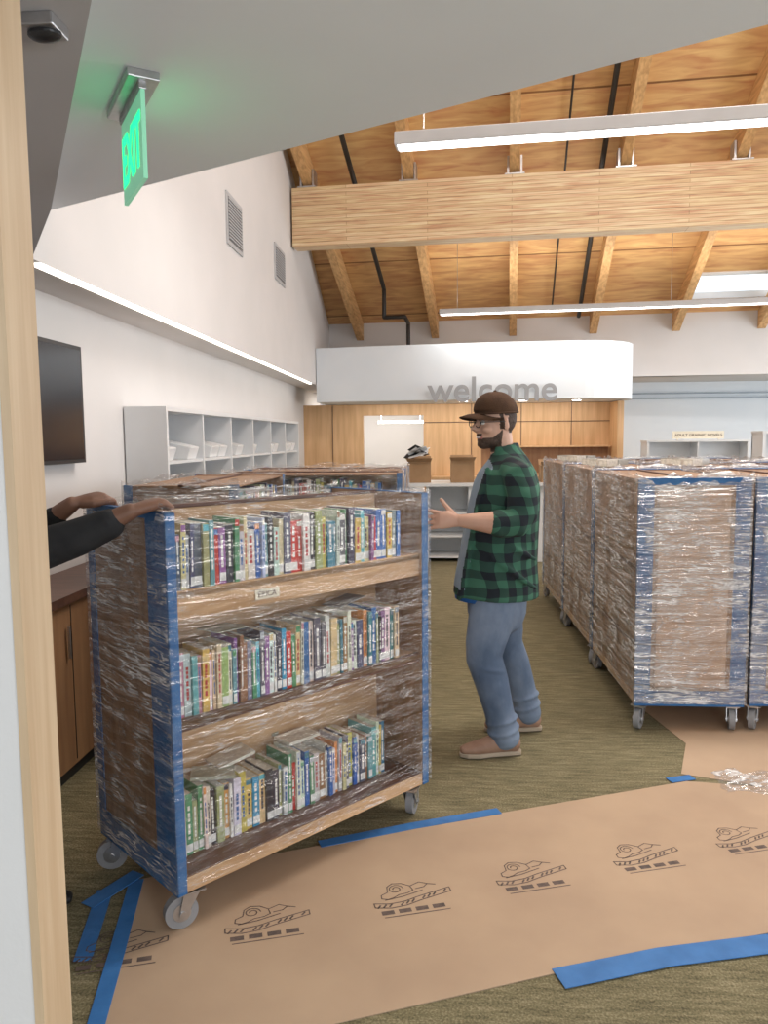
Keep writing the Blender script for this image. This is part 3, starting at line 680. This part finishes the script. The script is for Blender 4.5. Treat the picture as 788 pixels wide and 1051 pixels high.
def head(parent, c, yaw, skinm, beard=True, cap=True, tilt=0, s=1.0):
    T=Matrix.Translation(c)@Matrix.Rotation(yaw,4,'Z')@Matrix.Rotation(tilt,4,'Y')@Matrix.Scale(s,4)
    e=bpy.data.objects.new('head',None); COL.objects.link(e); e.parent=parent; e.matrix_local=T; e.empty_display_size=.05
    b=MB()
    b.ell((.012,0,.025),(.098,.077,.098)); b.ell((-.012,0,-.02),(.078,.068,.095)); b.ell((-.035,0,-.075),(.055,.050,.042))
    b.ell((-.062,0,-.088),(.026,.026,.022)); b.ell((-.075,0,.03),(.02,.05,.014))
    b.tube([(-.082,0,.018),(-.098,0,-.004),(-.112,0,-.022),(-.096,0,-.034)],[(.009,.010),(.011,.012),(.014,.016),(.008,.015)],n=10,side=(1,0,0))
    b.ell((-.078,0,-.052),(.016,.024,.016))
    for q in (-1,1):
        b.ell((.012,q*.078,-.008),(.018,.009,.031),rot=(0,-.2,q*.25)); b.ell((-.058,q*.038,-.028),(.028,.024,.02))
        b.ell((-.096,q*.013,-.03),(.01,.009,.008))
    if beard:
        b.ell((-.058,0,-.094),(.034,.034,.024)); b.ell((-.03,0,-.078),(.056,.054,.038))
    b.tube([(.022,0,-.05),(.032,0,-.11),(.045,0,-.19)],[(.058,.054),(.054,.054),(.062,.066)],n=16,side=(1,0,0))
    def mf(ce,nn):
        x,y,z=ce
        if abs(y)<.026 and -.070<z<-.056 and x<-.07: return 2
        if beard:
            line=-.066+max(0,(x+.04))*.75
            if x<.006 and -.135<z<line: return 1
            if abs(y)<.026 and -.056<z<-.046 and x<-.08: return 1
            if -.012<x<.006 and -.03<=z<.06 and abs(y)>.055: return 1
        if z>-.05 and x>.012+max(0,(.02-z))*.5 and not (abs(y)>.074 and x<.035 and z<.03): return 1
        if z>.075: return 1
        return 0
    b.build('head_face',[skinm,M['hair'],M['lips']],e,remesh=.004,sm=3,matfn=mf)
    b=MB()
    for q in (-1,1):
        b.ell((-.0765,q*.030,.004),(.011,.013,.0105),mat=0,n=14); b.ell((-.0865,q*.031,.004),(.003,.005,.005),mat=1,n=10)
        b.tube([(-.082,q*.048,.022),(-.092,q*.032,.027),(-.091,q*.016,.023)],[.0035,.0045,.004],n=8,mat=1)
    b.ell((-.088,0,-.063),(.007,.021,.0045),n=14,mat=2)
    b.build('eyes_brows',[M['eyew'],M['hair'],M['teeth']],e,smooth=True)
    if cap:
        b=MB(); b.ell((.010,0,.040),(.106,.087,.104),n=28,zmin=0,mat=0); b.ell((-.012,0,.055),(.088,.078,.088),n=28,zmin=0,mat=0); b.ell((.008,0,.145),(.008,.008,.005),n=10)
        n=14; vs=[]
        for ro in (0,1,2):
            for i in range(n+1):
                a=math.pi/2+math.pi*i/n*1.0
                bx=.008+.104*math.cos(a); by=.083*math.sin(a)
                if ro: bx-=.040*ro*abs(math.cos(a))**.55; by*=1-.04*ro
                zz=.048-(by/.087)**2*.030-(.002 if ro==1 else .012 if ro==2 else 0)
                vs.append((bx,by,zz))
        m=n+1; vs2=[(x,y,z-.004) for x,y,z in vs]; o3=3*m
        fs=[]
        for i in range(n):
            for rr in (0,1):
                a0=rr*m+i; fs.append((a0,a0+1,a0+m+1,a0+m)); fs.append((o3+a0,o3+a0+m,o3+a0+m+1,o3+a0+1))
            fs.append((2*m+i,2*m+i+1,o3+2*m+i+1,o3+2*m+i))
        b.add(vs+vs2,fs)
        b.tube([(.008+.107*math.cos(a),.088*math.sin(a),.043) for a in [i*math.pi/12 for i in range(25)]],[.004]*25,n=6,rnd=False,side=(0,0,1))
        b.build('cap',[M['cap']],e,smooth=True)
        b=MB()
        for q in (-1,1):
            fr=[(-.103,q*(.032+.026*math.cos(t)),.002+.019*math.sin(t)) for t in [i*math.pi/10 for i in range(21)]]
            b.tube(fr,[.0022]*21,n=6,rnd=False,side=(1,0,0))
            b.tube([(-.101,q*.057,.006),(-.06,q*.076,.006),(.01,q*.084,.004),(.03,q*.082,-.01)],[.002]*4,n=6)
        b.tube([(-.104,-.008,.006),(-.106,0,.009),(-.104,.008,.006)],[.002]*3,n=6)
        b.build('glasses',[M['black']],e,smooth=True)
    return e

PH=math.radians(3.87)
man=empty('man_in_flannel',(.319,3.83,.005),PH)
b=MB()
torso=[(.79,-.005,.22,.22),(.86,-.003,.215,.22),(.98,.005,.20,.21),(1.12,.02,.19,.205),(1.25,.035,.18,.21),(1.35,.047,.168,.215),(1.42,.05,.145,.205),(1.475,.048,.108,.16),(1.515,.04,.080,.11),(1.545,.028,.065,.072)]
TY=.08
b.tube([(cx,TY,z) for z,cx,rx,ry in torso],[(rx,ry) for z,cx,rx,ry in torso],n=32,side=(1,0,0),rnd=False)
b.tube([(.05,-.07,1.44),(.07,-.14,1.41),(.085,-.18,1.32),(.075,-.205,1.23),(.045,-.22,1.19),(-.01,-.225,1.19),(-.04,-.225,1.193)],[.068,.078,.076,.074,.070,.066,.068],n=18,side=(0,1,.2))
b.tube([(.05,.23,1.44),(.06,.30,1.38),(.065,.325,1.26),(.06,.33,1.14),(.03,.33,1.05)],[.068,.075,.068,.060,.056],n=18,side=(0,1,.2))
b.tube([(.03+.07*math.cos(a),TY+.075*math.sin(a),1.535+.012*math.cos(a)) for a in [-2.3+i*4.6/14 for i in range(15)]],[(.024,.010)]*15,n=10,side=(0,0,1))
b.tube([(-.07,TY-.13,1.45),(-.115,TY-.145,1.30),(-.15,TY-.145,1.1),(-.19,TY-.13,.9),(-.21,TY-.12,.79)],[(.008,.022)]*5,n=8,side=(1,0.5,0))
for z0,z1,yy in ((1.0,1.12,-.10),(1.08,1.24,-.06),(.86,1.02,-.12)):
    b.tube([(.16,yy,z0),(.05,yy-.02,(z0+z1)/2),(-.06,yy,z1)],[.012,.016,.010],n=8)
def shirtf(c,n_):
    x,y,z=c
    cx=0
    for i in range(len(torso)-1):
        if torso[i][0]<=z<=torso[i+1][0]:
            k=(z-torso[i][0])/(torso[i+1][0]-torso[i][0]); cx=torso[i][1]*(1-k)+torso[i+1][1]*k
    if z>.84 and (x-cx)<-.09 and -.055<y<.17: return 1
    return 0
b.build('flannel_shirt',[M['plaid'],M['tee']],man,remesh=.009,sm=4,matfn=shirtf)
b=MB(); b.tube([(-.03,TY,.775),(-.03,TY,.85)],[(.185,.185),(.19,.19)],n=28,side=(1,0,0),rnd=False); b.build('tee_hem',[M['bluecloth']],man,smooth=True)
b=MB()
b.tube([(.0,.08,.70),(.0,.08,.80),(.0,.08,.92)],[(.15,.17),(.155,.18),(.15,.17)],n=24,side=(1,0,0))
b.tube([(-.015,-.01,.84),(-.04,-.03,.70),(-.075,-.045,.56),(-.08,-.05,.49),(-.045,-.055,.38),(-.01,-.06,.24),(.015,-.06,.13),(.025,-.06,.085)],[(.125,.105),(.118,.102),(.100,.09),(.092,.084),(.086,.08),(.076,.07),(.074,.07),(.078,.073)],n=20,side=(1,0,0))
b.tube([(.02,.16,.84),(.04,.19,.70),(.065,.22,.56),(.075,.23,.49),(.12,.25,.38),(.165,.26,.24),(.195,.26,.13),(.20,.26,.09)],[(.12,.105),(.112,.102),(.098,.086),(.088,.082),(.084,.078),(.074,.07),(.07,.068),(.074,.07)],n=20,side=(1,0,0))
for (x,y,z,r) in ((.015,-.06,.13,.079),(.008,-.06,.18,.078),(-.06,-.052,.44,.088),(.19,.26,.14,.076),(.18,.26,.19,.077)):
    ring=[(x+r*math.cos(a)*.97,y+r*math.sin(a)*.95,z+.02*math.sin(a*1.0+z*9)) for a in [i*math.pi/8 for i in range(17)]]
    b.tube(ring,[.008]*17,n=6,side=(0,0,1),rnd=False)
b.build('jeans',[M['denim']],man,remesh=.008,sm=3)
def shoe(b,hx,y,yaw=0,lift=0):
    T=Matrix.Translation((hx,y,0))@Matrix.Rotation(yaw,4,'Z')
    b.tube([(0,0,.05),(-.04,0,.062),(-.10,0,.06),(-.16,0,.047),(-.22,0,.038),(-.265,0,.033)],[(.042,.034),(.052,.038),(.05,.042),(.038,.047),(.03,.046),(.022,.032)],n=18,side=(0,0,1),T=T)
    b.tube([(-.045,0,.06),(-.03,0,.12)],[(.045,.036),(.042,.035)],n=16,side=(1,0,0),T=T)
def sole(b,hx,y,yaw=0):
    T=Matrix.Translation((hx,y,0))@Matrix.Rotation(yaw,4,'Z')
    pl=[(.035,0),(.025,.028),(-.05,.034),(-.12,.036),(-.19,.05),(-.25,.04),(-.285,.012),(-.285,-.012),(-.25,-.04),(-.19,-.05),(-.12,-.036),(-.05,-.034),(.025,-.028)]
    b.prism(pl,0,.022,T=T)
for nm,hx,y,yw in (('shoe_left',.075,-.06,.1),('shoe_right',.245,.26,.05)):
    b=MB(); shoe(b,hx,y,yw); b.build(nm,[M['shoe']],man,remesh=.006,sm=3)
    b=MB(); sole(b,hx,y,yw); b.build(nm+'_sole',[M['sole']],man,bevel=.005)
b=MB(); b.tube([(.01,-.225,1.19),(-.06,-.226,1.195),(-.14,-.22,1.20),(-.215,-.21,1.205)],[(.057,.056),(.056,.056),(.044,.042),(.025,.031)],n=16,side=(0,1,0))
add_hand(b,(-.225,-.208,1.206),(-1,.03,.04),(0,-1,.15),-1,curl=.20,thumb=.95,s=1.05,spread=.14)
b.build('left_forearm_hand',[M['skin']],man,remesh=.004,sm=3)
b=MB(); b.tube([(.04,.33,1.08),(.02,.325,.98),(-.005,.32,.88),(-.015,.32,.84)],[(.046,.044),(.043,.040),(.033,.029),(.021,.026)],n=16,side=(0,1,0))
add_hand(b,(-.018,.32,.83),(-.15,0,-1),(0,1,0),-1,curl=.3,thumb=.4,s=.98)
b.build('right_forearm_hand',[M['skin']],man,remesh=.004,sm=3)
head(man,(-.018,.06,1.668),math.radians(20),M['skin'],True,True,tilt=-.05,s=1.08)

per=empty('person_in_black_jacket',(0,0,.0))
px,py=-1.47,2.24
b=MB()
tor=[(.78,.17,.13),(.95,.165,.13),(1.15,.175,.13),(1.32,.19,.125),(1.40,.175,.11),(1.45,.12,.08),(1.48,.07,.06)]
fd=Vector((.95,.3,0)).normalized()
b.tube([(px,py,z) for z,_,_ in tor],[(r2,r1) for z,r1,r2 in tor],n=26,side=fd,rnd=False)
sr=Vector((px+.05,py-.19,1.38)); sl=Vector((px-.06,py+.19,1.38))
b.tube([sr+Vector((0,.06,.01)),sr,(-1.33,2.10,1.28),(-1.215,2.19,1.265),(-1.08,2.225,1.31),(-.985,2.25,1.35)],[.06,.066,.066,.068,.058,.048],n=16,side=(0,0,1))
b.tube([sl-Vector((0,.06,.01)),sl,(-1.54,2.52,1.24),(-1.46,2.535,1.22),(-1.37,2.545,1.29),(-1.31,2.55,1.34)],[.06,.066,.056,.056,.048,.040],n=16,side=(0,0,1))
b.build('jacket',[M['blackcloth']],per,remesh=.009,sm=4)
b=MB()
b.tube([(px,py,.72),(px,py,.84)],[(.12,.16),(.12,.16)],n=20,side=fd)
for s in (-1,1): b.tube([(px+.02*s,py-.085*s,.8),(px+.03,py-.1*s,.45),(px,py-.11*s,.09)],[.095,.07,.06],n=16)
b.build('trousers',[M['blackcloth']],per,remesh=.01,sm=4)
b=MB()
for s in (-1,1):
    T=Matrix.Translation((px-.04,py-.11*s,0))@Matrix.Rotation(math.pi+.3,4,'Z')
    b.tube([(0,0,.04),(-.1,0,.05),(-.2,0,.035),(-.25,0,.03)],[(.04,.035),(.045,.04),(.03,.045),(.02,.03)],n=14,side=(0,0,1),T=T)
b.build('shoes',[M['black']],per,smooth=True)
fx=Vector((.673,.739,0))
for nm,wr,el,s in (('right_hand',Vector((-.928,2.268,1.385)),Vector((-1.01,2.245,1.345)),1),('left_hand',Vector((-1.250,2.555,1.385)),Vector((-1.32,2.55,1.335)),-1)):
    b=MB(); b.tube([el,(el+wr)/2,wr],[(.033,.036),(.031,.035),(.027,.033)],n=14,side=(0,0,1))
    add_hand(b,wr,(fx.x,fx.y,.22),(-.15,-.15,1),s,curl=.68,thumb=.15,s=1.12,spread=.02)
    b.build(nm,[M['skin2']],per,remesh=.004,sm=3)
head(per,(px+.02,py,1.62),math.pi+.3,M['skin2'],False,False)

# ------------------------------------------------------------------ lights
def area(name,loc,rot,sx,sy,power,col=(1,1,1)):
    l=bpy.data.lights.new(name,'AREA'); l.shape='RECTANGLE'; l.size=sx; l.size_y=sy; l.energy=power; l.color=col
    o=bpy.data.objects.new(name,l); o.location=loc; o.rotation_euler=rot; COL.objects.link(o); return o
area('pendant_glow',(1.0,4.6,3.31),(0,0,ROT),4,.1,30,(1,.97,.92))
area('pendant_glow_far',(2.5,10.2,3.23),(0,0,ROT),5,.1,35,(1,.97,.92))
area('roof_fill',(1.5,4.55,3.43),(math.pi,0,ROT),3.6,.08,58,(1,.94,.85))  # added upward light to brighten the roof; the fixtures only shine down
area('roof_fill_far',(2.5,10.2,3.38),(math.pi,0,ROT),5,.08,22,(1,.94,.85))  # same added roof brightening above the far pendant
area('hall_fill',(2.2,4.4,5.6),(math.radians(14),0,0),3.0,1.2,150,(1,.99,.97))  # added out-of-view area light brightening the hall, no fixture there
area('office_lamp',(-.9,13.2,2.38),(0,0,0),1.5,1.5,40,(1,.95,.88))
area('soffit_downlights',(.6,11.3,2.10),(math.radians(15),0,0),3.6,.2,16,(1,.93,.82))
area('window_daylight',(7.3,6.5,2.0),(0,math.radians(90),0),2.4,10,270,(.92,.96,1))
l=bpy.data.lights.new('vestibule_fill','POINT'); l.energy=84; l.shadow_soft_size=.25; l.color=(.93,.96,1)  # added point light behind the camera, brightens the vestibule ceiling
o=bpy.data.objects.new('vestibule_fill',l); o.location=(1.3,-.8,1.5); COL.objects.link(o)
w=bpy.data.worlds.new('World'); scene.world=w; w.use_nodes=True
bg=w.node_tree.nodes['Background']; bg.inputs[0].default_value=(.87,.94,1,1); bg.inputs[1].default_value=1.3

# ------------------------------------------------------------------ camera
cam=bpy.data.cameras.new('Camera'); co=bpy.data.objects.new('Camera',cam); COL.objects.link(co)
cam.sensor_fit='HORIZONTAL'; cam.sensor_width=36; cam.lens=36*785/788; cam.clip_start=.05
yaw=math.radians(3.87); p=math.radians(5.5); r=math.radians(.5)
F=Vector((-math.sin(yaw)*math.cos(p),math.cos(yaw)*math.cos(p),-math.sin(p)))
R=Vector((math.cos(yaw),math.sin(yaw),0)); U=R.cross(F)
R2=R*math.cos(r)-U*math.sin(r); U2=U*math.cos(r)+R*math.sin(r)
mt=Matrix((R2,U2,-F)).transposed().to_4x4(); mt.translation=(0,0,1.6); co.matrix_world=mt
scene.camera=co
